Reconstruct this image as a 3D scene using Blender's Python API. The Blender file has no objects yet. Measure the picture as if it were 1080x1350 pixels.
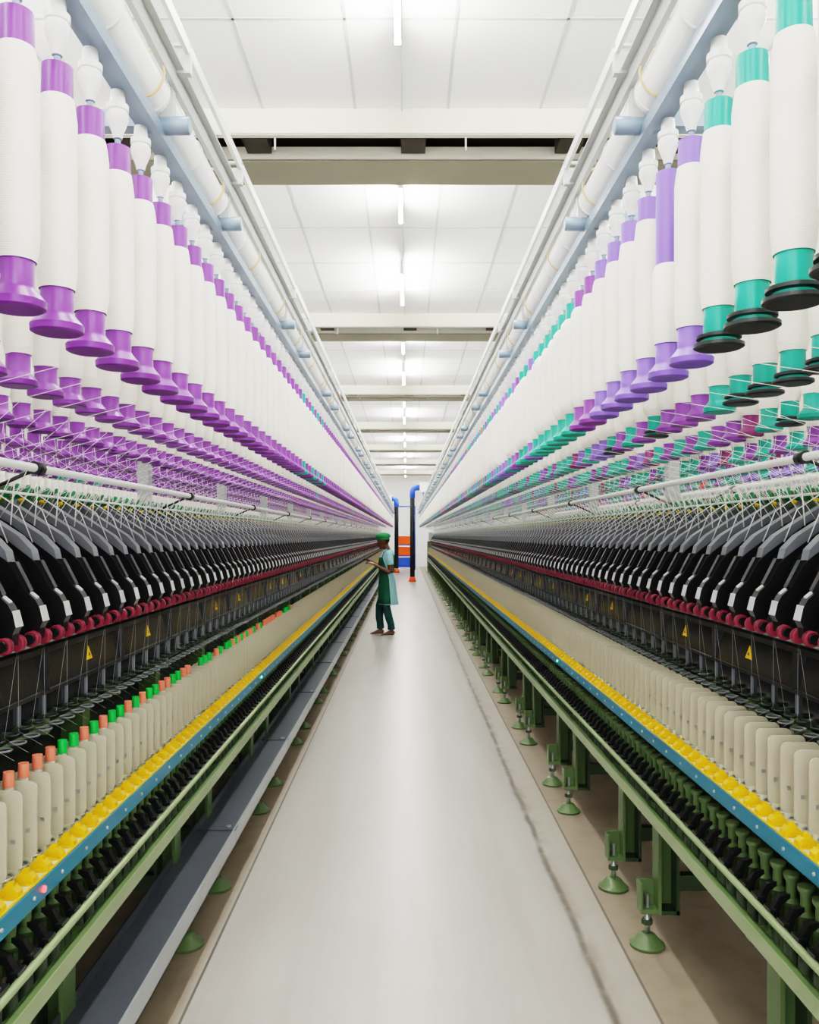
import bpy, math, random
import numpy as np
random.seed(7)
sc = bpy.context.scene
F = 1080.0
CAMZ = 1.6
Y0, Y1 = -0.6, 36.0

# ---------------------------------------------------------------- materials
def lin(c):
    return tuple(((v/255)/12.92 if v/255 <= 0.04045 else (((v/255)+0.055)/1.055)**2.4) for v in c)
MATS = {}
def mat(name, rgb, rough=0.5, metal=0.0, noise=0.06, nscale=8.0, emit=0, bump=0.0, wave=0):
    m = bpy.data.materials.new(name); m.use_nodes = True
    nt = m.node_tree; b = nt.nodes['Principled BSDF']
    c = lin(rgb)
    b.inputs['Roughness'].default_value = rough
    b.inputs['Metallic'].default_value = metal
    b.inputs['Base Color'].default_value = (*c, 1)
    if emit:
        b.inputs['Emission Color'].default_value = (*c, 1)
        b.inputs['Emission Strength'].default_value = emit
    elif noise > 0:
        tc = nt.nodes.new('ShaderNodeTexCoord'); n = nt.nodes.new('ShaderNodeTexNoise')
        n.inputs['Scale'].default_value = nscale; n.inputs['Detail'].default_value = 3
        nt.links.new(tc.outputs['Object'], n.inputs['Vector'])
        r = nt.nodes.new('ShaderNodeMixRGB')
        r.inputs[1].default_value = (*[v*(1-noise) for v in c], 1)
        r.inputs[2].default_value = (*[min(1, v*(1+noise)) for v in c], 1)
        nt.links.new(n.outputs['Fac'], r.inputs[0]); nt.links.new(r.outputs[0], b.inputs['Base Color'])
        if bump:
            bp = nt.nodes.new('ShaderNodeBump'); bp.inputs['Strength'].default_value = bump; bp.inputs['Distance'].default_value = .002
            if wave:
                wv = nt.nodes.new('ShaderNodeTexWave'); wv.bands_direction = 'Z'; wv.inputs['Scale'].default_value = wave
                wv.inputs['Distortion'].default_value = 6; wv.inputs['Detail'].default_value = 4; wv.inputs['Detail Scale'].default_value = 2
                nt.links.new(tc.outputs['Object'], wv.inputs['Vector']); nt.links.new(wv.outputs['Fac'], bp.inputs['Height'])
                r2 = nt.nodes.new('ShaderNodeMixRGB'); r2.blend_type = 'MULTIPLY'
                mr = nt.nodes.new('ShaderNodeMapRange'); mr.inputs['To Min'].default_value = .93; mr.inputs['To Max'].default_value = 1
                nt.links.new(wv.outputs['Fac'], mr.inputs['Value']); nt.links.new(r.outputs[0], r2.inputs[1]); nt.links.new(mr.outputs[0], r2.inputs[2])
                r2.inputs[0].default_value = 1; nt.links.new(r2.outputs[0], b.inputs['Base Color'])
            else:
                nt.links.new(n.outputs['Fac'], bp.inputs['Height'])
            nt.links.new(bp.outputs[0], b.inputs['Normal'])
    MATS[name] = m
    return m
mat('green_paint', (86, 108, 68), 0.42, 0, .15, 5)
mat('green_dark', (54, 72, 50), 0.45, 0, .2, 9)
mat('green_pale', (138, 154, 114), 0.35, .2, .12, 5)
mat('black_plastic', (27, 27, 30), 0.32, 0, .15, 20)
mat('dark_body', (38, 44, 42), 0.45, 0, .2, 4)
mat('steel', (190, 192, 195), 0.3, .9, .05)
mat('grey_lever', (116, 120, 127), 0.38, .3, .08, 12)
mat('silver_tag', (225, 228, 232), 0.3, .1, .03)
mat('red_roller', (132, 30, 58), 0.45, 0, .12, 30)
mat('mint_plastic', (150, 205, 165), 0.4)
mat('green_plastic', (20, 130, 75), 0.4)
mat('yellow_plastic', (238, 186, 16), 0.4, 0, .06)
mat('cream_yellow', (236, 228, 178), 0.45, 0, .06)
mat('blue_teal', (14, 112, 140), 0.4, 0, .06)
mat('separator_beige', (192, 187, 164), 0.42, 0, .06, 3)
mat('peach_plastic', (240, 128, 100), 0.4)
mat('leaf_plastic', (10, 185, 70), 0.4)
mat('pirn_yarn', (215, 222, 205), 0.8)
mat('guard_smoke', (32, 34, 40), 0.14, 0, .15, 6)
mat('warning_yellow', (250, 195, 5), 0.4)
mat('bar_white', (224, 226, 222), 0.35, .1, .04)
mat('creel_bluegrey', (134, 154, 172), 0.35, .25, .06)
mat('duct_white', (243, 243, 241), 0.28, 0, .03, 4)
mat('rail_grey', (190, 194, 192), 0.35, .25, .06)
mat('cable_tie', (230, 195, 140), 0.5)
mat('tray_dark', (80, 84, 92), 0.35, .35, .12, 3)
mat('tray_light', (160, 166, 170), 0.3, .35, .08, 3)
mat('roving_yarn', (242, 238, 228), 0.9, 0, .06, 14, bump=.3, wave=95)
mat('purple_plastic', (122, 50, 150), 0.36, 0, .08, 6)
mat('violet_plastic', (122, 90, 192), 0.38, 0, .08, 6)
mat('teal_plastic', (8, 156, 136), 0.36, 0, .08, 6)
mat('magenta_plastic', (126, 34, 100), 0.4)
mat('coral_plastic', (225, 80, 75), 0.4)
mat('black_disc', (34, 40, 42), 0.4)
mat('white_plastic', (240, 240, 238), 0.3, 0, .03)
mat('strand', (240, 240, 235), 0.8, 0, 0)
mat('led_green', (60, 255, 150), emit=6)
mat('led_red', (255, 40, 40), emit=6)
mat('tile_white', (250, 249, 246), 0.9, 0, .015, 2)
mat('tbar', (206, 206, 203), 0.6, 0, .02)
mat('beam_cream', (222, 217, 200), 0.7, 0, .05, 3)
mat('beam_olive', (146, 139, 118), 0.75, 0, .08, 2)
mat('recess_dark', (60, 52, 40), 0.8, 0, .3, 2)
mat('tube_glow', (255, 253, 248), emit=190)
mat('wall_paint', (238, 240, 240), 0.8, 0, .03, 1)
mat('blue_plastic', (40, 84, 205), 0.4)
mat('orange_plastic', (245, 84, 16), 0.45)
mat('hose_black', (26, 26, 32), 0.45)

# ---------------------------------------------------------------- mesh chunks
class C:
    def __init__(s, V, L, T, M, S):
        s.V = np.asarray(V, float).reshape(-1, 3); s.L = np.asarray(L, int); s.T = np.asarray(T, int)
        s.M = np.asarray(M, int); s.S = np.asarray(S, bool)
def cat(chunks):
    Vs, Ls, Ts, Ms, Ss = [], [], [], [], []; o = 0
    for c in chunks:
        if c is None: continue
        Vs.append(c.V); Ls.append(c.L+o); Ts.append(c.T); Ms.append(c.M); Ss.append(c.S); o += len(c.V)
    return C(np.concatenate(Vs), np.concatenate(Ls), np.concatenate(Ts), np.concatenate(Ms), np.concatenate(Ss))
def rep(c, offs):
    offs = np.asarray(offs, float).reshape(-1, 3); n = len(offs)
    if n == 0: return None
    V = (c.V[None]+offs[:, None]).reshape(-1, 3)
    L = (c.L[None]+(np.arange(n)*len(c.V))[:, None]).reshape(-1)
    return C(V, L, np.tile(c.T, n), np.tile(c.M, n), np.tile(c.S, n))
def flipx(c):
    V = c.V.copy(); V[:, 0] *= -1
    return C(V, c.L[::-1], c.T[::-1], c.M[::-1], c.S[::-1])
MN = list(MATS.keys())
def mi(n): return MN.index(n)
def poly(V, Fs, m, smooth=False):
    L = [i for f in Fs for i in f]
    return C(V, L, [len(f) for f in Fs], [mi(m)]*len(Fs), [smooth]*len(Fs))
def box(x0, x1, y0, y1, z0, z1, m):
    V = [(x, y, z) for z in (z0, z1) for y in (y0, y1) for x in (x0, x1)]
    return poly(V, [(0, 2, 3, 1), (4, 5, 7, 6), (0, 1, 5, 4), (2, 6, 7, 3), (0, 4, 6, 2), (1, 3, 7, 5)], m)
def lathe(prof, n, mats, cx=0, cy=0, z0=0, smooth=True):
    """surface of revolution; rings at sharp profile corners are split so edges stay crisp"""
    V = []; Fs = []; M = []
    def ring(r, z):
        b = len(V)
        for k in range(n):
            a = 2*math.pi*k/n; V.append((cx+r*math.cos(a), cy+r*math.sin(a), z0+z))
        return b
    N_ = len(prof); lo = [0]*N_; hi = [0]*N_
    for i, (r, z) in enumerate(prof):
        lo[i] = hi[i] = ring(r, z)
        if smooth and 0 < i < N_-1:
            a = math.atan2(prof[i][1]-prof[i-1][1], prof[i][0]-prof[i-1][0]); b = math.atan2(prof[i+1][1]-prof[i][1], prof[i+1][0]-prof[i][0])
            d = abs((b-a+math.pi) % (2*math.pi)-math.pi)
            if d > math.radians(38): hi[i] = ring(r, z)
    for i in range(N_-1):
        mm = mats[i] if isinstance(mats, (list, tuple)) else mats
        p, q = hi[i], lo[i+1]
        for k in range(n):
            k2 = (k+1) % n
            Fs.append((p+k, p+k2, q+k2, q+k)); M.append(mi(mm))
    Fs.append(tuple(range(n-1, -1, -1))); M.append(M[0])
    t = lo[-1]; Fs.append(tuple(range(t, t+n))); M.append(M[-2])
    S = [smooth]*(len(Fs)-2)+[False]*2
    return C(V, [i for f in Fs for i in f], [len(f) for f in Fs], M, S)
def tube(pts, rads, n, m, ry=None, smooth=True):
    pts = [np.array(p, float) for p in pts]
    if not isinstance(rads, (list, tuple)): rads = [rads]*len(pts)
    V = []; Fs = []
    up = None
    for i, p in enumerate(pts):
        d = (pts[min(i+1, len(pts)-1)]-pts[max(i-1, 0)]); d = d/(np.linalg.norm(d)+1e-9)
        if up is None:
            up = np.array((0, 0, 1.)) if abs(d[2]) < .9 else np.array((0, 1., 0))
        a = np.cross(d, up); a /= np.linalg.norm(a); b = np.cross(a, d)
        up = b
        for k in range(n):
            t = 2*math.pi*k/n
            r = rads[i]; rb = r if ry is None else ry[i]
            V.append(p+a*r*math.cos(t)+b*rb*math.sin(t))
    for i in range(len(pts)-1):
        for k in range(n):
            k2 = (k+1) % n
            Fs.append((i*n+k, (i+1)*n+k, (i+1)*n+k2, i*n+k2))
    Fs.append(tuple(range(n))); t = (len(pts)-1)*n; Fs.append(tuple(range(t+n-1, t-1, -1)))
    c = poly(V, Fs, m, smooth); c.S[-2:] = False
    return c
def extr(prof, y0, y1, m):
    n = len(prof)
    V = [(x, y0, z) for x, z in prof]+[(x, y1, z) for x, z in prof]
    Fs = [tuple(range(n)), tuple(range(2*n-1, n-1, -1))]
    for i in range(n):
        j = (i+1) % n; Fs.append((i, i+n, j+n, j))
    return poly(V, Fs, m)
def torus(cx, cy, cz, R, r, n, k, m, axis='z'):
    V = []; Fs = []
    for i in range(n):
        a = 2*math.pi*i/n
        for j in range(k):
            b = 2*math.pi*j/k; q = R+r*math.cos(b); p = (q*math.cos(a), q*math.sin(a), r*math.sin(b))
            if axis == 'y': p = (p[0], p[2], p[1])
            if axis == 'x': p = (p[2], p[0], p[1])
            V.append((cx+p[0], cy+p[1], cz+p[2]))
    for i in range(n):
        for j in range(k):
            Fs.append((i*k+j, ((i+1) % n)*k+j, ((i+1) % n)*k+(j+1) % k, i*k+(j+1) % k))
    return poly(V, Fs, m, True)
def ell(c, r, n=16, k=10, m='strand'):
    V = []; Fs = []
    for i in range(k+1):
        t = math.pi*i/k
        for j in range(n):
            a = 2*math.pi*j/n
            V.append((c[0]+r[0]*max(math.sin(t), 1e-3)*math.cos(a), c[1]+r[1]*max(math.sin(t), 1e-3)*math.sin(a), c[2]-r[2]*math.cos(t)))
    for i in range(k):
        for j in range(n):
            j2 = (j+1) % n; Fs.append((i*n+j, i*n+j2, (i+1)*n+j2, (i+1)*n+j))
    Fs.append(tuple(range(n-1, -1, -1))); Fs.append(tuple(range(k*n, k*n+n)))
    return poly(V, Fs, m, True)
def mkmesh(name, c):
    me = bpy.data.meshes.new(name)
    me.vertices.add(len(c.V)); me.vertices.foreach_set('co', c.V.reshape(-1).astype(np.float32))
    me.loops.add(len(c.L)); me.loops.foreach_set('vertex_index', c.L.astype(np.int32))
    me.polygons.add(len(c.T))
    st = np.concatenate([[0], np.cumsum(c.T)[:-1]])
    me.polygons.foreach_set('loop_start', st.astype(np.int32))
    try: me.polygons.foreach_set('loop_total', c.T.astype(np.int32))
    except Exception: pass
    used = np.unique(c.M); remap = np.zeros(len(MN), int)
    for i, u in enumerate(used):
        me.materials.append(MATS[MN[u]]); remap[u] = i
    me.polygons.foreach_set('material_index', remap[c.M].astype(np.int32))
    me.polygons.foreach_set('use_smooth', c.S)
    me.update(calc_edges=True); me.validate()
    return me
def obj(name, c, parent=None):
    me = c if isinstance(c, bpy.types.Mesh) else mkmesh(name, c)
    o = bpy.data.objects.new(name, me); sc.collection.objects.link(o)
    if parent: o.parent = parent
    return o
def empty(name, loc=(0, 0, 0)):
    o = bpy.data.objects.new(name, None); sc.collection.objects.link(o); o.location = loc; o.empty_display_size = .2
    return o
def ys(start, step, y0=Y0, y1=Y1):
    k = math.ceil((y0-start)/step); out = []
    while start+k*step <= y1:
        out.append(start+k*step); k += 1
    return out
def offs(yl, x=0, z=0): return [(x, y, z) for y in yl]

# ---------------------------------------------------------------- machine half
def rrect(u0, u1, z0, z1, r, n=3):
    P = []
    for (cu, cz, a0) in ((u1-r, z1-r, 0), (u0+r, z1-r, 90), (u0+r, z0+r, 180), (u1-r, z0+r, 270)):
        for k in range(n+1):
            a = math.radians(a0+90*k/n); P.append((cu+r*math.cos(a), cz+r*math.sin(a)))
    return P[::-1]

def build_half(s, lo, uc, zr, tray, tops, gz):
    R = {}
    sp = ys(1.70, .075); arms = ys(1.7375, .15)
    feet = ys(3.2, 1.55)+ys(3.72, 1.55)
    # --- frame base
    ch = []
    foot = cat([lathe([(.068, 0), (.068, .010), (.05, .022), (.032, .045), (.018, .05)], 20, 'green_paint', .86+lo, 0),
                lathe([(.011, .045), (.011, .14)], 10, 'steel', .86+lo, 0),
                lathe([(.022, .085), (.022, .103)], 6, 'green_dark', .86+lo, 0, smooth=False),
                box(.828+lo, .895+lo, -.03, .03, .135, .15, 'green_paint'),
                box(.828+lo, .835+lo, -.03, .03, .15, .25, 'green_paint'),
                box(.835+lo, .895+lo, .022, .03, .15, .25, 'green_paint'),
                lathe([(.010, .14), (.010, .20)], 6, 'steel', .86+lo, 0, smooth=False),
                box(.893+lo, .905+lo, -.04, .04, .135, .58, 'green_paint'),
                box(.905+lo, .975+lo, .028, .04, .135, .58, 'green_paint'),
                box(.905+lo, .975+lo, -.04, .04, .135, .15, 'green_dark'),
                box(.963+lo, .975+lo, -.04, .04, .135, .58, 'green_dark'),
                box(.975+lo, uc, -.02, .02, .22, .28, 'green_dark'),
                box(.825+lo, .90+lo, -.015, .015, .53, .56, 'green_paint')])
    ch.append(rep(foot, offs(feet)))
    L = lambda a, b, c, d, m: ch.append(box(a+lo, b+lo, Y0, Y1, c, d, m))
    L(.812, .828, .555, .592, 'green_paint'); L(.808, .812, .553, .594, 'green_pale')
    L(.828, .862, .555, .561, 'green_paint')
    ch.append(tube([(.832+lo, Y0, .64), (.832+lo, Y1, .64)], .010, 8, 'green_pale'))
    L(.93, 1.02, .58, .66, 'green_dark')
    L(1.02, 1.05, .55, .72, 'green_paint')
    L(1.1, 1.13, .30, .34, 'green_dark')
    ch.append(rep(box(.90+lo, .93+lo, -.012, .012, .59, .655, 'green_paint'), offs([y+.0375 for y in sp])))
    ch.append(box(1.12+lo, uc, Y0, Y1, .62, 1.02, 'dark_body'))
    ch.append(tube([(1.2+lo, Y0, .42), (1.2+lo, Y1, .42)], .055, 12, 'green_dark'))
    ch.append(box(1.10+lo, uc, Y0, Y1, 1.02, 1.27, 'dark_body'))
    ch.append(box(1.22+lo, uc, Y0, Y1, 1.27, 1.50, 'dark_body'))
    ch.append(rep(box(1.05+lo, 1.16+lo, -.03, .03, .6, 1.12, 'green_paint'), offs(ys(3.46, .775))))
    ch.append(rep(box(1.05+lo, 1.12+lo, -.012, .012, 1.02, 1.30, 'green_pale'), offs(ys(3.0, .6))))
    ch.append(cat([box(.84+lo, uc, Y1, Y1+.9, .0, 1.35, 'green_pale'), box(.9+lo, uc, Y1+.0, Y1+.9, 1.35, 1.75, 'wall_paint')]))
    R['frame_base'] = cat(ch)
    # --- spindles
    sp1 = cat([lathe([(.013, .50), (.017, .51), (.017, .58), (.012, .585)], 10, 'green_dark', .895+lo),
               lathe([(.015, .66), (.022, .675), (.013, .685), (.013, .725), (.02, .735), (.02, .745)], 10, 'green_paint', .895+lo),
               extr([(.842+lo, .655), (.862+lo, .69), (.90+lo, .70), (.90+lo, .685), (.868+lo, .672), (.86+lo, .645), (.868+lo, .615), (.90+lo, .60), (.90+lo, .588), (.86+lo, .60)], -.010, .010, 'black_plastic'),
               box(.833+lo, .85+lo, -.02, .02, .652, .660, 'black_plastic')])
    R['spindles'] = rep(sp1, offs(sp))
    # --- ring rail
    ch = []
    z = .80+zr
    ch.append(box(.846+lo, .962+lo, Y0, Y1, z-.012, z, 'cream_yellow'))
    ch.append(box(.842+lo, .848+lo, Y0, Y1, z-.042, z+.001, 'blue_teal'))
    ch.append(box(.848+lo, .853+lo, Y0, Y1, z, z+.004, 'yellow_plastic'))
    yb = cat([extr([(.853+lo, z), (.855+lo, z+.014), (.866+lo, z+.024), (.888+lo, z+.024), (.898+lo, z+.014), (.900+lo, z)][::-1], -.012, .012, 'yellow_plastic'),
              extr([(.866+lo, z+.022), (.869+lo, z+.034), (.882+lo, z+.034), (.890+lo, z+.022)][::-1], -.005, .005, 'yellow_plastic'),
              box(.860+lo, .892+lo, -.020, .020, z, z+.006, 'yellow_plastic'),
              torus(.93+lo, 0, z+.01, .022, .004, 12, 5, 'steel')])
    ch.append(rep(yb, offs([y+.0375 for y in sp])))
    ch.append(rep(tube([(.838+lo, 0, z-.02), (.843+lo, 0, z-.02)], .005, 8, 'steel'), offs(ys(1.7, .15))))
    ch.append(rep(tube([(.838+lo, 0, z-.02), (.843+lo, 0, z-.02)], .006, 8, 'led_green'), offs([4.75 if s < 0 else 5.0])))
    if s < 0: ch.append(rep(tube([(.838+lo, 0, z-.02), (.843+lo, 0, z-.02)], .008, 8, 'led_red'), offs([1.90])))
    R['ring_rail'] = cat(ch)
    # --- separators
    R['separator_plates'] = cat([rep(extr(rrect(.885+lo, .985+lo, z+.03, z+.212, .016), -.002, .002, 'separator_beige'), offs([y+.0375 for y in sp])),
                                 rep(box(.90+lo, .91+lo, -.004, .004, z+.09, z+.10, 'steel'), offs([y+.0375 for y in sp if y < 9])),
                                 box(.985+lo, .992+lo, Y0, Y1, z+.03, z+.06, 'green_dark')])
    # --- pirns
    def pirn(m, h): return lathe([(.012, .74), (.012, .78), (.021, .80), (.021, .88), (.013, .93), (.011, h-.035), (.0135, h-.035), (.0125, h), (.008, h)], 10,
                              ['green_dark', 'pirn_yarn', 'pirn_yarn', 'pirn_yarn', 'pirn_yarn', m, m, m], .935+lo)
    ch = []
    if tops:
        g = {'peach_plastic': [], 'leaf_plastic': [], 'low': []}
        for i, y in enumerate(sp):
            if y > 6.6: g['low'].append(y)
            elif y > 2.15 and random.random() < (.38 if y < 5.5 else .25): g['leaf_plastic'].append(y)
            elif y > 3.2 and random.random() < .3: g['low'].append(y)
            else: g['peach_plastic'].append(y)
        for k, v in g.items():
            ch.append(rep(pirn('peach_plastic' if k == 'low' else k, .985+zr if k == 'low' else 1.045), offs(v)))
    else: ch.append(rep(pirn('peach_plastic', 1.0), offs(sp)))
    R['ring_pirns'] = cat(ch)
    # --- thread guides
    lap = cat([torus(1.0+lo, 0, 1.095, .016, .0035, 10, 5, 'dark_body'), box(1.012+lo, 1.06+lo, -.008, .008, 1.09, 1.10, 'green_dark'),
               box(1.03+lo, 1.06+lo, -.02, .02, 1.075, 1.112, 'dark_body'),
               torus(.985+lo, .0, 1.075, .02, .003, 10, 4, 'grey_lever'),
               lathe([(.012, 1.12), (.015, 1.13), (.006, 1.14)], 8, 'grey_lever', 1.05+lo)])
    R['thread_guides'] = cat([rep(lap, offs(sp)), box(1.06+lo, 1.075+lo, Y0, Y1, 1.07, 1.11, 'green_dark'),
                              tube([(1.02+lo, Y0, 1.062), (1.02+lo, Y1, 1.062)], .006, 6, 'green_paint')])
    # --- guard panel
    ch = [extr([(1.012+lo, 1.165), (1.018+lo, 1.165), (1.03+lo, 1.275), (1.024+lo, 1.275)][::-1], Y0, Y1, 'guard_smoke'),
          box(1.006+lo, 1.03+lo, Y0, Y1, 1.272, 1.288, 'black_plastic'), box(1.004+lo, 1.02+lo, Y0, Y1, 1.158, 1.168, 'black_plastic'),
          box(1.022+lo, 1.026+lo, Y0, Y1, 1.10, 1.158, 'guard_smoke')]
    def triangle(m, sz, d, zc):
        V = []
        for dx in (0, .002):
            for (yy, zz) in ((-sz, -sz*.8), (sz, -sz*.8), (0, sz*.95)):
                V.append((1.0145+lo-d+dx+(zz+zc-1.22)*.109, yy, zc+zz))
        return poly(V, [(0, 1, 2), (5, 4, 3), (0, 3, 4, 1), (1, 4, 5, 2), (2, 5, 3, 0)], m)
    tt = cat([triangle('warning_yellow', .024, .0, 1.225), triangle('black_plastic', .006, .0015, 1.222)])
    ch.append(rep(tt, offs(ys(2.62, 1.75)+ys(3.22, 1.75))))
    ch.append(rep(box(1.003+lo, 1.03+lo, -.005, .005, 1.165, 1.275, 'black_plastic'), offs(ys(2.9, .6))))
    ch.append(rep(box(1.012+lo, 1.03+lo, -.001, .001, 1.10, 1.16, 'grey_lever'), offs(ys(2.9, .15, y1=12))))
    R['guard_panel'] = cat(ch)
    # --- drafting arms
    def P(l): return [(a+lo, b) for a, b in l][::-1]
    w = .0175
    ru, rz = .984, 1.328
    arm = cat([extr(P([(.964, 1.372), (.972, 1.408), (.984, 1.430), (1.012, 1.455), (1.045, 1.515), (1.075, 1.545), (1.20, 1.64), (1.30, 1.70), (1.325, 1.665), (1.22, 1.56), (1.12, 1.455), (1.06, 1.385), (1.02, 1.372), (.995, 1.33), (.975, 1.325), (.972, 1.355)]), -w, w, 'black_plastic'),
               extr(P([(1.055, 1.53), (1.062, 1.56), (1.10, 1.60), (1.31, 1.735), (1.335, 1.705), (1.20, 1.64), (1.075, 1.545)]), -.021, .021, 'grey_lever'),
               extr(P([(1.075, 1.50), (1.10, 1.535), (1.16, 1.583), (1.15, 1.55), (1.10, 1.505)]), -.019, .019, 'dark_body'),
               extr(P([(1.02, 1.455), (1.0, 1.453), (1.04, 1.53), (1.058, 1.53)]), -.011, .011, 'black_plastic'),
               extr(P([(.960, 1.374), (.9705, 1.414), (.974, 1.412), (.9645, 1.372)]), -.0165, .0165, 'silver_tag'),
               extr(P([(.983, 1.436), (1.0, 1.450), (1.002, 1.446), (.985, 1.432)]), -.006, .006, 'silver_tag'),
               tube([(ru+lo, -.052, rz), (ru+lo, .052, rz)], .006, 8, 'steel'),
               cat([tube([(ru+lo, a, rz), (ru+lo, a+.003*q, rz), (ru+lo, a+.018*q, rz), (ru+lo, a+.021*q, rz)], [.018, .0215, .0215, .018], 16, 'red_roller') for a, q in ((.023, 1), (-.023, -1))]),
               cat([tube([(ru+lo, a, rz), (ru+lo, a+.012*q, rz)], .014, 10, 'black_plastic') for a, q in ((.044, 1), (-.044, -1))]),
               cat([tube([(1.065+lo, a, 1.395), (1.065+lo, a+.03*q, 1.395)], .017, 10, 'black_plastic') for a, q in ((.018, 1), (-.018, -1))]),
               cat([tube([(1.16+lo, a, 1.49), (1.16+lo, a+.03*q, 1.49)], .015, 8, 'dark_body') for a, q in ((.018, 1), (-.018, -1))]),
               box(1.01+lo, 1.03+lo, .028, .045, 1.365, 1.385, 'mint_plastic')])
    R['drafting_arms'] = cat([rep(arm, offs(arms)), tube([(1.025+lo, Y0, 1.305), (1.025+lo, Y1, 1.305)], .013, 10, 'steel'),
                              tube([(1.10+lo, Y0, 1.375), (1.10+lo, Y1, 1.375)], .012, 8, 'steel'),
                              tube([(1.19+lo, Y0, 1.455), (1.19+lo, Y1, 1.455)], .012, 8, 'steel'),
                              tube([(1.30+lo, Y0, 1.66), (1.30+lo, Y1, 1.66)], .013, 8, 'dark_body'),
                              rep(box(1.04+lo, 1.24+lo, -.008, .008, 1.27, 1.37, 'grey_lever'), offs([y+.075 for y in arms][::4]))])
    # --- roving guide bar + guides
    gd = cat([lathe([(.008, 1.72), (.012, 1.735), (.008, 1.765), (.005, 1.77)], 8, 'green_plastic', 1.27+lo),
              tube([(1.29+lo, -.02, 1.70), (1.24+lo, -.005, 1.79)], .0014, 4, 'bar_white'), tube([(1.29+lo, .02, 1.70), (1.24+lo, .005, 1.79)], .0014, 4, 'bar_white')])
    gd2 = cat([tube([(1.13+lo, 0, 1.63), (1.12+lo, 0, 1.75)], .002, 4, 'bar_white'), ell((1.25+lo, .02, 1.715), (.010, .010, .007), 8, 5, 'yellow_plastic'),
               box(1.28+lo, 1.30+lo, -.03, .03, 1.70, 1.76, 'green_paint'),
               tube([(1.09+lo, .05, 1.58), (1.13+lo, .05, 1.68), (1.22+lo, .05, 1.74)], .0018, 4, 'bar_white')])
    cl = cat([tube([(1.1+lo, -.022, gz), (1.1+lo, .022, gz)], .02, 10, 'black_plastic'), tube([(1.1+lo, 0, gz), (1.3+lo, 0, gz-.09)], .006, 6, 'black_plastic')])
    R['roving_guide_bar'] = cat([tube([(1.1+lo, Y0, gz), (1.1+lo, Y1, gz)], .0125, 12, 'bar_white'), rep(cl, offs(ys(2.44, 1.72))),
                                 rep(gd, offs(sp)), rep(gd2, offs(arms)), tube([(1.24+lo, Y0, 1.735), (1.24+lo, Y1, 1.735)], .005, 6, 'bar_white')])
    # --- creel rails
    f = .61 if s < 0 else .59
    rows = [f, f+.31, f+.64]
    ch = []
    ch.append(box(f-.038, f-.018, Y0, Y1, 2.535, 2.565, 'creel_bluegrey'))
    ch.append(box(f-.018, f+.02, Y0, Y1, 2.553, 2.560, 'creel_bluegrey'))
    for r in rows[1:]: ch.append(box(r-.018, r+.018, Y0, Y1, 2.535, 2.56, 'creel_bluegrey'))
    ch.append(tube([(f-.008, Y0, 2.635), (f-.008, Y1, 2.635)], .047, 20, 'duct_white'))
    ch.append(rep(torus(f-.008, 0, 2.635, .0475, .004, 18, 5, 'duct_white', 'y'), offs(ys(1.6, .31))))
    ch.append(rep(torus(f-.008, 0, 2.640, .058, .003, 18, 5, 'cable_tie', 'y'), offs(ys(1.84, .60))))
    ch.append(box(f-.068, f-.055, Y0, Y1, 2.655, 2.70, 'rail_grey'))
    ch.append(box(f-.085, f-.055, Y0, Y1, 2.697, 2.702, 'rail_grey'))
    ch.append(box(f-.098, f-.088, Y0, Y1, 2.735, 2.765, 'bar_white'))
    ch.append(box(f-.03, f-.02, Y0, Y1, 2.76, 2.775, 'bar_white'))
    ca = cat([tube([(f-.098, 0, 2.570), (f-.094, 0, 2.570), (f+.02, 0, 2.570)], [.017, .021, .021], 14, 'creel_bluegrey'),
              box(f+.0, uc, -.02, .02, 2.56, 2.60, 'creel_bluegrey'),
              box(f-.10, f-.05, -.01, .01, 2.69, 2.74, 'rail_grey'),
              box(f-.06, f-.03, -.015, .015, 2.58, 2.66, 'rail_grey'),
              box(f-.10, f+.0, -.006, .006, 2.757, 2.763, 'rail_grey')])
    ay = ys(1.94, 1.83)+ys(2.55, 1.83)
    ch.append(rep(ca, offs(ay)))
    ch.append(rep(box(uc-.03, uc, -.03, .03, 1.5, 2.58, 'rail_grey'), offs(ys(2.55, 1.83))))
    R['creel_rails'] = cat(ch)
    # --- strands
    st = []
    b0 = 1.28 if s < 0 else 1.247
    by = ys(b0, .15)
    for j, r in enumerate(rows):
        dy = (.0, .02, -.02)[j]
        st.append(rep(tube([(r+.03, 0, 2.05), (r+.045, dy*.3, 1.93), (1.11+lo, dy, gz+.012), (1.25+lo, dy, 1.745), (1.31+lo, dy, 1.70)], .0008, 3, 'strand'), offs(by)))
    st.append(rep(tube([(1.11+lo, 0, gz), (1.15+lo, .0, 1.72), (1.20+lo, 0, 1.645)], .0012, 3, 'strand'), offs([y+.03 for y in sp])))
    st.append(rep(tube([(.985+lo, .035, 1.31), (1.0+lo, .0, 1.095), (.94+lo, 0, 1.06)], .0003, 3, 'strand'), offs(arms)))
    st.append(rep(tube([(.985+lo, -.035, 1.31), (1.0+lo, .0, 1.095), (.94+lo, 0, 1.06)], .0003, 3, 'strand'), offs([y-.075 for y in arms])))
    R['roving_strands'] = cat(st)
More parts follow.
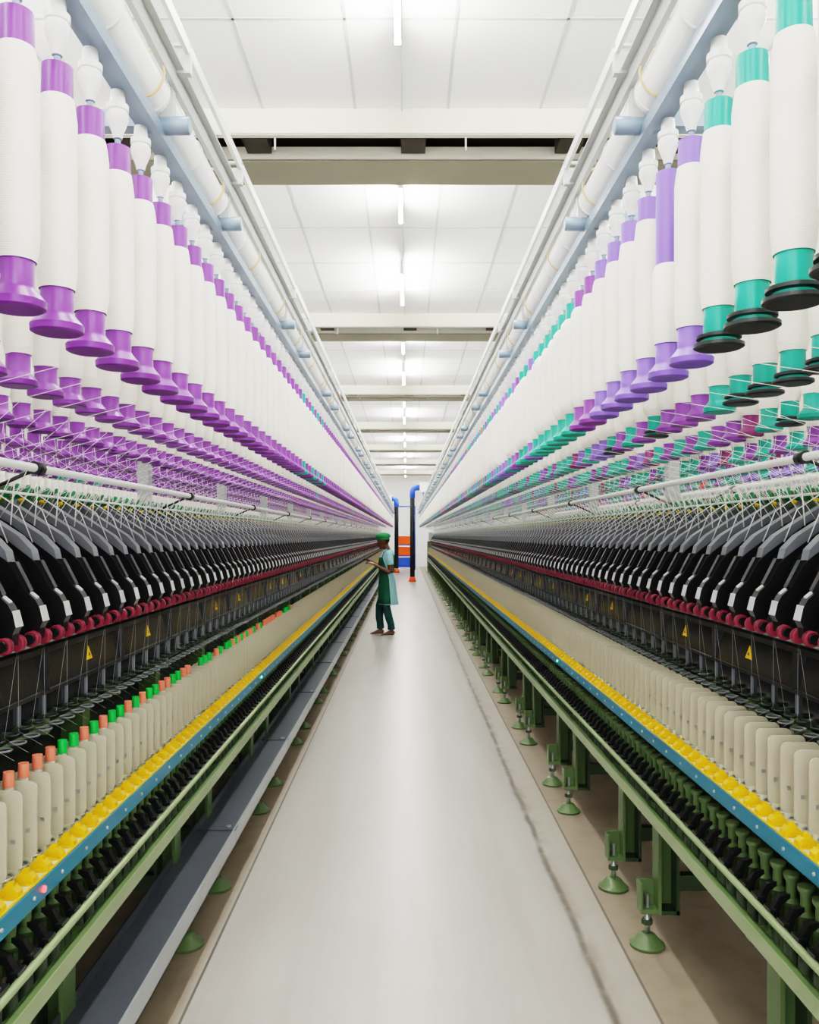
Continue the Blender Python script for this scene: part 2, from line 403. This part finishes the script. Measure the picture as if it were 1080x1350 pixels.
    if tray:
        ch = []
        for y in ys(.45, 1.55, -.7, 33):
            y1 = y+1.545
            ch.append(box(.745, .90, y, y1, .325, .33, 'tray_dark'))
            ch.append(box(.738, .745, y, y1, .268, .338, 'tray_light'))
            ch.append(box(.90, .905, y, y1, .30, .36, 'tray_dark'))
            ch.append(box(.738, .80, y, y1, .268, .272, 'tray_light'))
            ch.append(box(.736, .91, y-.03, y+.03, .331, .336, 'tray_dark'))
            ch.append(tube([(.77, y, .337), (.77, y, .343)], .012, 8, 'steel'))
            for q in (.5, 1.05):
                ch.append(box(.76, .90, y+q-.01, y+q+.01, .27, .325, 'green_paint'))
        R['cable_tray'] = cat(ch)
    return R, rows, b0

def bobbin_chunk(kind, col, base, n, fat):
    R = .034+fat
    low = [(.038, 0), (.044, .003), (.045, .014), (.041, .019), (.031, .030), (.0275, .036), (.0275, .076)]
    lm = ['B']*2+['P']*4
    if kind == 'disc':
        low = [(.040, 0), (.046, .003), (.046, .009), (.032, .012), (.032, .017), (.041, .019), (.041, .025), (.0285, .029), (.0275, .076)]
        lm = ['B']*3+['P']+['B']*3+['P']
    if kind == 'half':
        up = [(.030, .078), (R, .10), (R, .24), (.0285, .255), (.0275, .256), (.0265, .465), (.02, .465), (.02, .455)]
        um = ['P']+['Y']*4+['P']*3
    else:
        up = [(.030, .076), (R-.001, .098), (R, .115), (R-.0005, .37), (R-.003, .392), (.0285, .409), (.0268, .410), (.0262, .465), (.020, .465), (.020, .455)]
        um = ['P']+['Y']*6+['P']*3
    prof = low+up; ms = (lm+um)[:len(prof)-1]
    mm = [{'P': col, 'B': base, 'Y': 'roving_yarn'}[k] for k in ms]
    return lathe(prof, n, mm)
def build_bobbins(s, rows, b0):
    groups = {}
    rnd = random.Random(11 if s < 0 else 5)
    for j, r in enumerate(rows):
        for y in ys(b0+(0, .06, .03)[j], .15):
            i = round((y-b0)/.15)
            n = 32 if y < 2.6 else (20 if y < 7 else 10)
            fat = rnd.choice([0, 0, .001, .002]); kind = 'full'
            if s < 0:
                q = rnd.random()
                col = 'purple_plastic'
                if q > .985: col = 'teal_plastic'
                if y > 9 and q < .12: col = 'magenta_plastic'
                if y > 7: fat = rnd.choice([.002, .005, .008])
                base = col
            else:
                q = rnd.random()
                if j == 0:
                    if i <= 2: col, base, kind = 'teal_plastic', 'black_disc', 'disc'
                    elif i <= 8: col = base = 'violet_plastic'
                    elif i <= 10: col = base = 'purple_plastic'
                    elif i <= 13: col = base = 'teal_plastic'
                    else:
                        col = 'teal_plastic' if q < .55 else ('purple_plastic' if q < .75 else ('violet_plastic' if q < .95 else 'coral_plastic')); base = col
                    if i == 4: kind = 'half'
                    if i > 9: fat = rnd.choice([.002, .006, .012])
                else:
                    if i <= 6: col, base, kind = 'teal_plastic', 'black_disc', 'disc'
                    else:
                        col = 'teal_plastic' if q < .45 else ('violet_plastic' if q < .7 else 'purple_plastic'); base = col
                        if q > .62 and q < .7: kind = 'disc'; col = 'teal_plastic'; base = 'black_disc'
                        if q > .93: col = base = 'magenta_plastic'
                    if i > 9: fat = rnd.choice([.002, .006, .010])
            groups.setdefault((kind, col, base, n, fat), []).append((r, y, 1.952))
    ch = [rep(bobbin_chunk(*k), v) for k, v in groups.items()]
    def hang(n): return lathe([(.006, 2.405), (.006, 2.435), (.009, 2.437), (.012, 2.450), (.019, 2.468), (.0225, 2.478), (.0225, 2.488), (.0195, 2.490), (.0195, 2.494), (.0225, 2.496), (.0225, 2.508), (.016, 2.513), (.014, 2.537)], n,
                ['creel_bluegrey']*2+['white_plastic']*10)
    for n, a, b in ((24, -9, 2.6), (12, 2.6, 8), (7, 8, 99)):
        o = [(r, y, 0) for j, r in enumerate(rows) for y in ys(b0+(0, .06, .03)[j], .15) if a <= y < b]
        ch.append(rep(hang(n), o))
    return cat(ch)

UCL, UCR = 1.40, 1.42
for s, lo, uc, zr, tray, tops, gz in ((-1, 0.0, UCL, 0.0, True, True, 1.80), (1, .08, UCR, .055, False, False, 1.832)):
    parts, rows, b0 = build_half(s, lo, uc, zr, tray, tops, gz)
    bob = build_bobbins(s, rows, b0)
    meshes = {}
    for k, c in list(parts.items())+[('BOB', bob)]:
        if s < 0: c = flipx(c)
        meshes[k] = mkmesh(k if k != 'BOB' else 'roving_bobbins', c)
    par = empty('ring_spinning_frame', (s*uc, 16, 0))
    for k, m in meshes.items():
        if k == 'BOB': continue
        o = obj(k, m, par); o.location = (-s*uc, -16, 0)
        if k == 'cable_tray': continue
        o2 = obj(k+'_far_side', m, par); o2.scale = (-1, 1, 1); o2.location = (s*uc, -16, 0)
    b = empty('roving_bobbins', (s*uc, 16, 2.2))
    o = obj('bobbin_rows', meshes['BOB'], b); o.location = (-s*uc, -16, -2.2)
    o = obj('bobbin_rows_far_side', meshes['BOB'], b); o.scale = (-1, 1, 1); o.location = (s*uc, -16, -2.2)
    sh = s*2.85
    par = empty('ring_spinning_frame', (s*uc+sh, 16, 0))
    for k in ('frame_base', 'drafting_arms', 'creel_rails', 'separator_plates', 'ring_rail', 'guard_panel'):
        o = obj(k, meshes[k], par); o.location = (-s*uc, -16, 0)
    b = empty('roving_bobbins', (s*uc+sh, 16, 2.2))
    o = obj('bobbin_rows', meshes['BOB'], b); o.location = (-s*uc, -16, -2.2)

# ---------------------------------------------------------------- room
XW = 5.9; YB = -2.0; YF = 42.0; ZC = 4.6
m = bpy.data.materials.new('polished_concrete'); m.use_nodes = True; MATS['polished_concrete'] = m; MN.append('polished_concrete')
nt = m.node_tree; N = nt.nodes; Lk = nt.links; b = N['Principled BSDF']
tc = N.new('ShaderNodeTexCoord'); sep = N.new('ShaderNodeSeparateXYZ'); Lk.new(tc.outputs['Object'], sep.inputs[0])
def math_(op, a, b_=None, c_=None):
    n = N.new('ShaderNodeMath'); n.operation = op
    for i, v in enumerate((a, b_, c_)):
        if v is None: continue
        if isinstance(v, (int, float)): n.inputs[i].default_value = v
        else: Lk.new(v, n.inputs[i])
    return n.outputs[0]
def noise(scale, detail=4, vec=None, rough=.55):
    n = N.new('ShaderNodeTexNoise'); n.inputs['Scale'].default_value = scale; n.inputs['Detail'].default_value = detail; n.inputs['Roughness'].default_value = rough
    Lk.new(vec or tc.outputs['Object'], n.inputs['Vector']); return n.outputs['Fac']
def mix(f, a, b_):
    n = N.new('ShaderNodeMixRGB')
    if isinstance(f, (int, float)): n.inputs[0].default_value = f
    else: Lk.new(f, n.inputs[0])
    for i, v in ((1, a), (2, b_)):
        if isinstance(v, tuple): n.inputs[i].default_value = (*lin(v), 1)
        else: Lk.new(v, n.inputs[i])
    return n.outputs[0]
def sstep(x, a, b_):
    n = N.new('ShaderNodeMapRange'); n.interpolation_type = 'SMOOTHSTEP'
    Lk.new(x, n.inputs['Value']); n.inputs['From Min'].default_value = a; n.inputs['From Max'].default_value = b_
    return n.outputs['Result']
X = sep.outputs['X']; Yc = sep.outputs['Y']
n1 = noise(1.3, 5); n2 = noise(9, 4); n3 = noise(40, 3)
mp = N.new('ShaderNodeMapping'); mp.inputs['Scale'].default_value = (5, .4, 1); Lk.new(tc.outputs['Object'], mp.inputs[0])
n4 = noise(1.0, 6, mp.outputs[0], .6)
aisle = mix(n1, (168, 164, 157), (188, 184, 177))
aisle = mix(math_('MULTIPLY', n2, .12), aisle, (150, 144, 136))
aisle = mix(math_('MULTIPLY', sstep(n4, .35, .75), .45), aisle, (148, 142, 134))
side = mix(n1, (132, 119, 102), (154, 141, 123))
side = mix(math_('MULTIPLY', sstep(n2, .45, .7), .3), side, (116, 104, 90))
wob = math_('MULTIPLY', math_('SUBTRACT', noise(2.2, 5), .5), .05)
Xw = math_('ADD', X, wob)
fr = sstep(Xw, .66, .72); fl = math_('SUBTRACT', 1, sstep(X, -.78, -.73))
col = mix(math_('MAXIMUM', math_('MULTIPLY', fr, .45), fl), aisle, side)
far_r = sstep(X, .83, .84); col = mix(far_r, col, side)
def line(x, c, w, soft):
    d = math_('ABSOLUTE', math_('SUBTRACT', x, c))
    return math_('SUBTRACT', 1, sstep(d, w, w+soft))
g = math_('MULTIPLY', line(Xw, .685, .002, .024), sstep(noise(6, 5), .2, .55))
col = mix(math_('MULTIPLY', g, .85), col, (74, 64, 54))
g2 = math_('MULTIPLY', line(Xw, .695, .0, .06), sstep(noise(4, 5), .4, .65))
col = mix(math_('MULTIPLY', g2, .5), col, (108, 98, 84))
col = mix(math_('MULTIPLY', line(X, .84, .003, .004), .7), col, (66, 60, 54))
col = mix(math_('MULTIPLY', line(X, -.745, .003, .004), .8), col, (66, 60, 54))
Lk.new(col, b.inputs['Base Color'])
rg = math_('ADD', .28, math_('MULTIPLY', n1, .12))
rg = math_('ADD', rg, math_('MULTIPLY', math_('MAXIMUM', fl, fr), .25))
Lk.new(rg, b.inputs['Roughness'])
b.inputs['Coat Weight'].default_value = .12; b.inputs['Coat Roughness'].default_value = .2
bp = N.new('ShaderNodeBump'); bp.inputs['Strength'].default_value = .03; Lk.new(n3, bp.inputs['Height']); Lk.new(bp.outputs[0], b.inputs['Normal'])

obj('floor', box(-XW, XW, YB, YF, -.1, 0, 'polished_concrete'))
obj('wall_far', box(-XW, XW, YF, YF+.15, 0, ZC, 'wall_paint'))
obj('wall_left', box(-XW-.15, -XW, YB, YF, 0, ZC, 'wall_paint'))
obj('wall_right', box(XW, XW+.15, YB, YF, 0, ZC, 'wall_paint'))
bays = [5.755+5.3*k for k in range(-1, 7)]
ch = []
edges = [YB]
for yb in bays:
    ch.append(box(-XW, XW, edges[-1], yb, ZC, ZC+.1, 'tile_white')); edges.append(yb+.825)
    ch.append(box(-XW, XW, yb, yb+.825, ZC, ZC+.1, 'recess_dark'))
ch.append(box(-XW, XW, edges[-1], YF, ZC, ZC+.1, 'tile_white'))
tb = []
for k in range(-9, 10):
    x = -.36+.65*k
    if abs(x) > XW: continue
    for i in range(len(edges)):
        e = edges[i]; e2 = bays[i] if i < len(bays) else YF
        tb.append(box(x-.010, x+.010, e, e2, ZC-.003, ZC, 'tbar'))
for yb in bays:
    for q in (-1.0, -2.04, -3.08, -4.1):
        if yb+q > YB: tb.append(box(-XW, XW, yb+q-.010, yb+q+.010, ZC-.003, ZC, 'tbar'))
obj('ceiling', cat(ch+tb))
for yb in bays:
    c = cat([box(-XW, XW, yb, yb+.035, 4.42, ZC, 'beam_cream'),
             box(-XW, XW, yb, yb+.045, 4.415, 4.425, 'beam_cream'),
             box(-XW, XW, yb+.41, yb+.43, 4.425, 4.525, 'beam_cream'),
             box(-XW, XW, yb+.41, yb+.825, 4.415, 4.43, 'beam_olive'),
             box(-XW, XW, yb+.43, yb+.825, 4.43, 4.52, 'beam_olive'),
             box(-XW, XW, yb+.79, yb+.825, 4.42, ZC, 'beam_cream'),
             tube([(-XW, yb+.25, 4.53), (XW, yb+.25, 4.53)], .02, 8, 'recess_dark')]
            + [box(x-.006, x+.006, yb+.035, yb+.045, 4.33, 4.5, 'rail_grey') for x in (-.93, .42)]
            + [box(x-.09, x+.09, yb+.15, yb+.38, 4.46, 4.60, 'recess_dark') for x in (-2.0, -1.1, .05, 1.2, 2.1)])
    obj('ceiling_beam', c)
def lamp(x, y, L_=1.22):
    zt = 4.42
    c = cat([box(x-.014, x+.014, y, y+L_, zt+.034, zt+.06, 'white_plastic'),
             box(x-.004, x+.004, y+.1, y+.11, zt+.06, 4.6, 'rail_grey'), box(x-.004, x+.004, y+L_-.12, y+L_-.11, zt+.06, 4.6, 'rail_grey'),
             box(x-.018, x+.018, y, y+.02, zt-.018, zt+.04, 'white_plastic'), box(x-.018, x+.018, y+L_-.02, y+L_, zt-.018, zt+.04, 'white_plastic'),
             tube([(x, y+.02, zt), (x, y+L_-.02, zt)], .016, 6, 'tube_glow')])
    obj('fluorescent_light', c)
for n in range(-2, 14):
    y = 3.48+2.65*n; L_ = 1.22
    if y < YB: continue
    if n % 2: y += .47; L_ = .78
    for x in (-.05, -2.85, 2.85): lamp(x, y, L_)  # centre row plus two unseen outer rows, added for side fill light
obj('ceiling_conduit', tube([(-.03, YB, 4.585), (-.03, YF, 4.585)], .006, 6, 'rail_grey'))

# ---------------------------------------------------------------- overhead travelling cleaners
def cleaner(x0, x1, y, z, r):
    sgn = 1 if x1 > x0 else -1
    P = [(x1, y, z), (x0+sgn*r*1.4, y, z)]
    for k in range(1, 7):
        a = math.pi/2*k/6; P.append((x0+sgn*r*1.4*(1-math.sin(a)), y, z-r*1.4*(1-math.cos(a))))
    P.append((x0, y, z-.35))
    c = [tube(P, r*.95, 16, 'blue_plastic')]
    H = []; zz = z-.33; k = 0; rad = []
    while zz > .18:
        H.append((x0, y, zz)); rad.append(r*.85 if k % 2 else r*.78); zz -= .05; k += 1
    c.append(tube(H, rad, 14, 'hose_black'))
    c.append(tube([(x0, y, .2), (x0, y, .12), (x0, y, .03)], [r*.85, r*1.1, r*1.35], 14, 'orange_plastic'))
    c.append(box(min(x1, x1+sgn*.5), max(x1, x1+sgn*.5), y-.35, y+.35, z-.16, z+.16, 'white_plastic'))
    c.append(box(min(x1, x1+sgn*.5)+.1, max(x1, x1+sgn*.5)-.1, y-.2, y+.2, z-.42, z-.16, 'blue_plastic'))
    for d in (-.03, .03): c.append(tube([(x1+sgn*.25, y+d*9, z-.1), (x1+sgn*.25, y+d*9, z-.44)], .03, 8, 'rail_grey'))
    obj('overhead_travelling_cleaner', cat(c))
cleaner(.2, .45, 27.8, 3.22, .10)
cleaner(-.42, -.62, 34.5, 3.15, .11)
def cart(x, y):
    c = []
    for a in (-.42, .42):
        for d in (-.25, .25): c.append(tube([(x+a, y+d, .12), (x+a, y+d, 2.95)], .025, 8, 'blue_plastic')); c.append(torus(x+a, y+d, .06, .04, .02, 12, 6, 'black_plastic', 'x'))
    for z in (.15, .65, 1.15, 2.95): c.append(box(x-.45, x+.45, y-.28, y+.28, z-.02, z+.02, 'blue_plastic'))
    for z, mm in ((.17, 'blue_plastic'), (.67, 'orange_plastic'), (1.17, 'orange_plastic')):
        p = lathe([(.30, 0), (.36, .02), (.38, .36), (.40, .37), (.40, .40), (.36, .40), (.34, .08)], 4, mm, 0, 0, 0, False)
        V = p.V.copy(); a = math.pi/4
        p.V = np.stack([(V[:, 0]*math.cos(a)-V[:, 1]*math.sin(a))*1.4+x, (V[:, 0]*math.sin(a)+V[:, 1]*math.cos(a))*.85+y, V[:, 2]+z], 1); c.append(p)
    obj('bin_trolley', cat(c))
cart(-.02, 38.2)

# ---------------------------------------------------------------- worker
for nme, col, ro in (('skin', (96, 58, 42), .5), ('tunic_blue', (142, 192, 198), .8), ('apron_green', (4, 78, 58), .75), ('trouser_green', (12, 62, 62), .8),
                ('cap_green', (12, 112, 60), .7), ('hair_black', (20, 16, 15), .7), ('eye_white', (225, 220, 210), .3), ('eye_dark', (20, 12, 10), .2), ('lip', (120, 62, 55), .4)):
    mat(nme, col, ro, 0, .08, 14); MN.append(nme)
PX, PY = -.345, 13.2
def W(p):
    f, l, z = p
    a = math.radians(6)
    return (PX-(f*math.cos(a)-l*math.sin(a)), PY-(f*math.sin(a)+l*math.cos(a)), z)
def wt(c):
    c.V = np.array([W(p) for p in c.V]); return c
def ttube(pts, r, n, m, ry=None): return wt(tube(pts, r, n, m, ry))
def remesh(name, chunks, vox, m, parent, it=4):
    me = mkmesh(name+'_raw', cat(chunks)); o = bpy.data.objects.new(name+'_raw', me); sc.collection.objects.link(o)
    md = o.modifiers.new('r', 'REMESH'); md.mode = 'VOXEL'; md.voxel_size = vox; md.use_smooth_shade = True
    ms = o.modifiers.new('s', 'SMOOTH'); ms.iterations = it; ms.factor = .5
    dg = bpy.context.evaluated_depsgraph_get(); dg.update()
    nm = bpy.data.meshes.new_from_object(o.evaluated_get(dg)); nm.name = name
    bpy.data.objects.remove(o)
    nm.materials.clear(); nm.materials.append(MATS[m])
    nm.polygons.foreach_set('material_index', np.zeros(len(nm.polygons), np.int32)); nm.polygons.foreach_set('use_smooth', np.ones(len(nm.polygons), bool)); nm.update()
    return obj(name, nm, parent)
worker = empty('factory_worker', (PX, PY, 0))
def pw(o): o.location = (-PX, -PY, 0); return o
def loft(secs, n, m, fold=0):
    V = []; Fs = []
    for (z, cf, rf, rl) in secs:
        w = max(0, min(1, (.95-z)/.4))*fold
        for k in range(n):
            a = 2*math.pi*k/n; q = w*(math.sin(7*a+.6)+.5*math.sin(12*a))
            V.append((cf+(rf+q)*math.cos(a), (rl+q)*math.sin(a), z))
    for i in range(len(secs)-1):
        for k in range(n):
            k2 = (k+1) % n; Fs.append((i*n+k, i*n+k2, (i+1)*n+k2, (i+1)*n+k))
    Fs.append(tuple(range(n-1, -1, -1))); t = (len(secs)-1)*n; Fs.append(tuple(range(t, t+n)))
    return poly(V, Fs, m, True)
TOR = [(.49, -.06, .158, .180), (.60, -.055, .148, .176), (.75, -.045, .138, .170), (.90, -.04, .124, .160), (1.02, -.025, .104, .134), (1.15, -.02, .112, .147), (1.25, -.03, .110, .167), (1.32, -.045, .090, .170), (1.355, -.05, .075, .13), (1.385, -.05, .058, .065)]
HC = np.array((.0, 0, 1.44)); HD = np.array((-.004, 0, -.028))
def tilt(c, deg=-18):
    a = math.radians(deg); V = c.V-HC; f = V[:, 0]*math.cos(a)-V[:, 2]*math.sin(a); z = V[:, 0]*math.sin(a)+V[:, 2]*math.cos(a)
    c.V = np.stack([f, V[:, 1], z], 1)+HC+HD; return c
head = [ell((.0, 0, 1.55), (.098, .076, .094)), ell((.035, 0, 1.49), (.062, .054, .066)), ell((.072, 0, 1.452), (.026, .028, .022), 10, 6),
        tube([(.088, 0, 1.560), (.104, 0, 1.532), (.114, 0, 1.514), (.092, 0, 1.500)], [.008, .011, .017, .012], 8, 'skin'),
        ell((.093, 0, 1.488), (.013, .022, .007), 10, 6), ell((.090, 0, 1.474), (.013, .020, .008), 10, 6),
        ell((.080, 0, 1.578), (.018, .045, .010), 10, 6), ell((.048, .034, 1.508), (.034, .024, .030), 10, 6), ell((.048, -.034, 1.508), (.034, .024, .030), 10, 6)]
for sg in (1, -1): head.append(ell((-.008, .077*sg, 1.525), (.018, .010, .030), 10, 6))
head = [wt(tilt(h)) for h in head]
body = head+[wt(tube([(-.06, 0, 1.28), (-.045, 0, 1.36), (.0, 0, 1.45)], [.075, .052, .052], 14, 'skin'))]
body.append(wt(loft([(z, cf, rf*.86, rl*.86) for z, cf, rf, rl in TOR[2:]], 24, 'skin')))
def limb(pts, r): return ttube(pts, r, 14, 'skin')
body.append(limb([(-.05, .150, 1.315), (-.065, .185, 1.17), (-.07, .20, 1.045), (-.05, .20, 1.02), (.04, .17, 1.06), (.14, .135, 1.115), (.18, .12, 1.14)], [.050, .043, .036, .036, .033, .024, .021]))
body.append(limb([(-.05, -.150, 1.315), (-.035, -.185, 1.17), (-.01, -.20, 1.055), (.005, -.195, 1.04), (.09, -.16, 1.095), (.18, -.115, 1.155), (.22, -.10, 1.18)], [.050, .043, .036, .036, .033, .024, .021]))
LEG = {1: [(-.045, .075, .86), (-.035, .08, .66), (-.01, .085, .47), (-.055, .09, .28), (-.10, .095, .085)], -1: [(-.04, -.075, .86), (.015, -.08, .66), (.08, -.085, .47), (.085, -.09, .28), (.06, -.09, .085)]}
for k in LEG:
    body.append(limb(LEG[k], [.080, .066, .050, .046, .035]))
    fx, ly = LEG[k][-1][0], LEG[k][-1][1]
    body.append(ttube([(fx-.045, ly, .032), (fx-.02, ly, .044), (fx+.04, ly, .042), (fx+.11, ly, .025), (fx+.155, ly, .018)], [.022, .031, .034, .038, .028], 14, 'skin', [.026, .042, .038, .022, .013]))
    for t in range(5):
        lt = ly+(-.030+.015*t)*(1 if k == 1 else -1)*-1
        body.append(ttube([(fx+.13, lt, .018), (fx+.178-.006*t, lt, .012)], [.009, .008], 8, 'skin'))
def hand(w, d, side):
    w = np.array(w, float); d = np.array(d, float); d /= np.linalg.norm(d); side = np.array(side, float); side -= d*side.dot(d); side /= np.linalg.norm(side)
    nrm = np.cross(d, side)
    if nrm[2] > 0: nrm = -nrm
    def plate(c0, hw, th): return [c0+side*a+nrm*b for a, b in ((-hw, -th*.6), (-hw*.6, -th), (hw*.6, -th), (hw, -th*.6), (hw, th*.6), (hw*.6, th), (-hw*.6, th), (-hw, th*.6))]
    rings = [plate(w-d*.015, .020, .016), plate(w+d*.02, .030, .014), plate(w+d*.06, .038, .012), plate(w+d*.088, .036, .010)]
    V = [p for r in rings for p in r]; Fs = [(i*8+k, i*8+(k+1) % 8, (i+1)*8+(k+1) % 8, (i+1)*8+k) for i in range(3) for k in range(8)]+[tuple(range(7, -1, -1)), tuple(range(24, 32))]
    out = [wt(poly(V, Fs, 'skin', True))]
    for i, (o, L_, cu) in enumerate(((.029, .066, .6), (.0095, .075, .9), (-.0105, .070, 1.1), (-.029, .054, 1.3))):
        p = w+d*.080+side*o
        q = p+d*L_*.45+nrm*L_*.10*cu+side*o*.12; r_ = q+d*L_*.26+nrm*L_*.22*cu; t = r_+d*L_*.10+nrm*L_*.22*cu
        out.append(ttube([p-d*.015, q, r_, t], [.0082, .0075, .0068, .0055], 8, 'skin'))
    p = w+d*.022+side*.022
    out.append(ttube([p, p+side*.024+d*.024+nrm*.006, p+side*.030+d*.048+nrm*.014, p+side*.026+d*.064+nrm*.020], [.012, .010, .0085, .0065], 8, 'skin'))
    return out
body += hand((.18, .12, 1.14), (.85, -.25, .35), (0, -.9, .3))
body += hand((.22, -.10, 1.18), (.85, .15, .35), (0, .9, .3))
pw(remesh('body', body, .0042, 'skin', worker, 2))
tun = [wt(loft(TOR, 48, 'tunic_blue', .006))]
tun.append(ttube([(-.048, .11, 1.325), (-.052, .148, 1.306), (-.063, .182, 1.20), (-.068, .192, 1.13)], [.050, .058, .056, .058], 14, 'tunic_blue'))
tun.append(ttube([(-.048, -.11, 1.325), (-.046, -.148, 1.306), (-.040, -.182, 1.20), (-.028, -.190, 1.13)], [.050, .058, .056, .058], 14, 'tunic_blue'))
pw(remesh('tunic', tun, .007, 'tunic_blue', worker, 4))
tr = [wt(loft([(.66, -.03, .09, .12), (.75, -.035, .095, .125), (.86, -.04, .09, .12)], 24, 'trouser_green'))]
for k in LEG:
    P_ = LEG[k][:-1]+[(LEG[k][-1][0]+.012, LEG[k][-1][1], .18), (LEG[k][-1][0]+.005, LEG[k][-1][1], .095)]
    tr.append(ttube(P_, [.078, .074, .068, .064, .058, .062], 16, 'trouser_green'))
pw(remesh('trousers', tr, .007, 'trouser_green', worker, 3))
AP = [(z, cf+.004, rf+.007, rl+.008) for z, cf, rf, rl in TOR[:7]]
AP[0] = (.51, AP[0][1], AP[0][2]+.004, AP[0][3]+.004)
AP.insert(6, (1.2, -.02, .119, .163))
def shell(secs, a, n=40, th=.006):
    o_ = [[], []]
    for (z, cf, rf, rl), aa in zip(secs, a):
        w = max(0, min(1, (.95-z)/.4))*.006
        for q in (0, 1):
            for k in range(n):
                t = math.radians(-aa+2*aa*k/(n-1)); rr = th*(1-q)+w*(math.sin(7*t+.6)+.5*math.sin(12*t))
                o_[q].append((cf+(rf+rr)*math.cos(t), (rl+rr)*math.sin(t), z))
    V = o_[0]+o_[1]; m_ = len(o_[0]); Fs = []
    for i in range(len(secs)-1):
        for k in range(n-1):
            a_, b_, c_, d_ = i*n+k, i*n+k+1, (i+1)*n+k+1, (i+1)*n+k
            Fs.append((a_, b_, c_, d_)); Fs.append((m_+d_, m_+c_, m_+b_, m_+a_))
        for k in (0, n-1):
            a_, d_ = i*n+k, (i+1)*n+k; Fs.append((a_, d_, m_+d_, m_+a_))
    for k in range(n-1):
        Fs.append((k, m_+k, m_+k+1, k+1)); t = (len(secs)-1)*n; Fs.append((t+k, t+k+1, m_+t+k+1, m_+t+k))
    return poly(V, Fs, 'apron_green', True)
apr = [wt(shell(AP, [97, 97, 97, 96, 92, 74, 62, 50]))]
for sg in (1, -1):
    apr.append(ttube([(.050, .11*sg, 1.235), (.018, .105*sg, 1.325), (-.05, .09*sg, 1.378), (-.108, .085*sg, 1.340), (-.140, .07*sg, 1.24), (-.138, .035*sg, 1.13), (-.134, 0, 1.03)], [.015]*7, 8, 'apron_green', [.005]*7))
apr.append(wt(loft([(1.0, -.025, .112, .143), (1.03, -.025, .112, .143)], 32, 'apron_green')))
pw(obj('apron', cat(apr), worker))
def capmesh():
    V = []; Fs = []; n = 40
    prof = [(.099, -.004), (.103, .0), (.103, .024), (.100, .027), (.110, .040), (.110, .060), (.098, .084), (.072, .102), (.036, .110), (.004, .112)]
    for i, (r, z) in enumerate(prof):
        for k in range(n):
            a = 2*math.pi*k/n; q = r*(1+(.018*math.sin(10*a) if i > 3 else 0)); back = .012 if (i > 3 and math.cos(a) < 0) else 0
            V.append((q*math.cos(a)+back*math.cos(a), q*.86*math.sin(a), z))
    for i in range(len(prof)-1):
        for k in range(n):
            k2 = (k+1) % n; Fs.append((i*n+k, i*n+k2, (i+1)*n+k2, (i+1)*n+k))
    Fs.append(tuple(range((len(prof)-1)*n, len(prof)*n)))
    return poly(V, Fs, 'cap_green', True)
cap = capmesh(); V = cap.V; a = math.radians(16)
cap.V = np.stack([V[:, 0]*math.cos(a)-V[:, 2]*math.sin(a)-.006, V[:, 1], V[:, 0]*math.sin(a)+V[:, 2]*math.cos(a)+1.566], 1)
tilt(cap); pw(obj('cap', wt(cap), worker))
hr = ell((-.022, 0, 1.545), (.086, .079, .060), 18, 10, 'hair_black'); tilt(hr); pw(obj('hair', wt(hr), worker))
ey = []
for sg in (1, -1):
    ey.append(wt(tilt(ell((.076, .032*sg, 1.546), (.011, .013, .006), 10, 6, 'eye_white')))); ey.append(wt(tilt(ell((.083, .033*sg, 1.545), (.0055, .0065, .006), 8, 6, 'eye_dark'))))
ey.append(wt(tilt(ell((.0975, 0, 1.4875), (.010, .019, .005), 10, 6, 'lip')))); ey.append(wt(tilt(ell((.0945, 0, 1.475), (.010, .017, .006), 10, 6, 'lip'))))
pw(obj('face_features', cat(ey), worker))

# ---------------------------------------------------------------- world, camera
w = bpy.data.worlds.new('world'); sc.world = w; w.use_nodes = True
w.node_tree.nodes['Background'].inputs[0].default_value = (1, .99, .97, 1); w.node_tree.nodes['Background'].inputs[1].default_value = 1.8
cam = bpy.data.cameras.new('camera'); co = bpy.data.objects.new('camera', cam); sc.collection.objects.link(co); sc.camera = co
co.location = (0, 0, CAMZ); co.rotation_euler = (math.pi/2, 0, 0)
cam.sensor_fit = 'AUTO'; cam.sensor_width = 36; cam.lens = F/1350*36
cam.shift_y = 31/1350; cam.shift_x = 4/1350; cam.clip_start = .02; cam.clip_end = 200
sc.view_settings.view_transform = 'Filmic'; sc.view_settings.exposure = 1.1
for lk in ('High Contrast', 'Filmic - High Contrast', 'Medium High Contrast'):
    try: sc.view_settings.look = lk; break
    except Exception as e: print(lk, e)
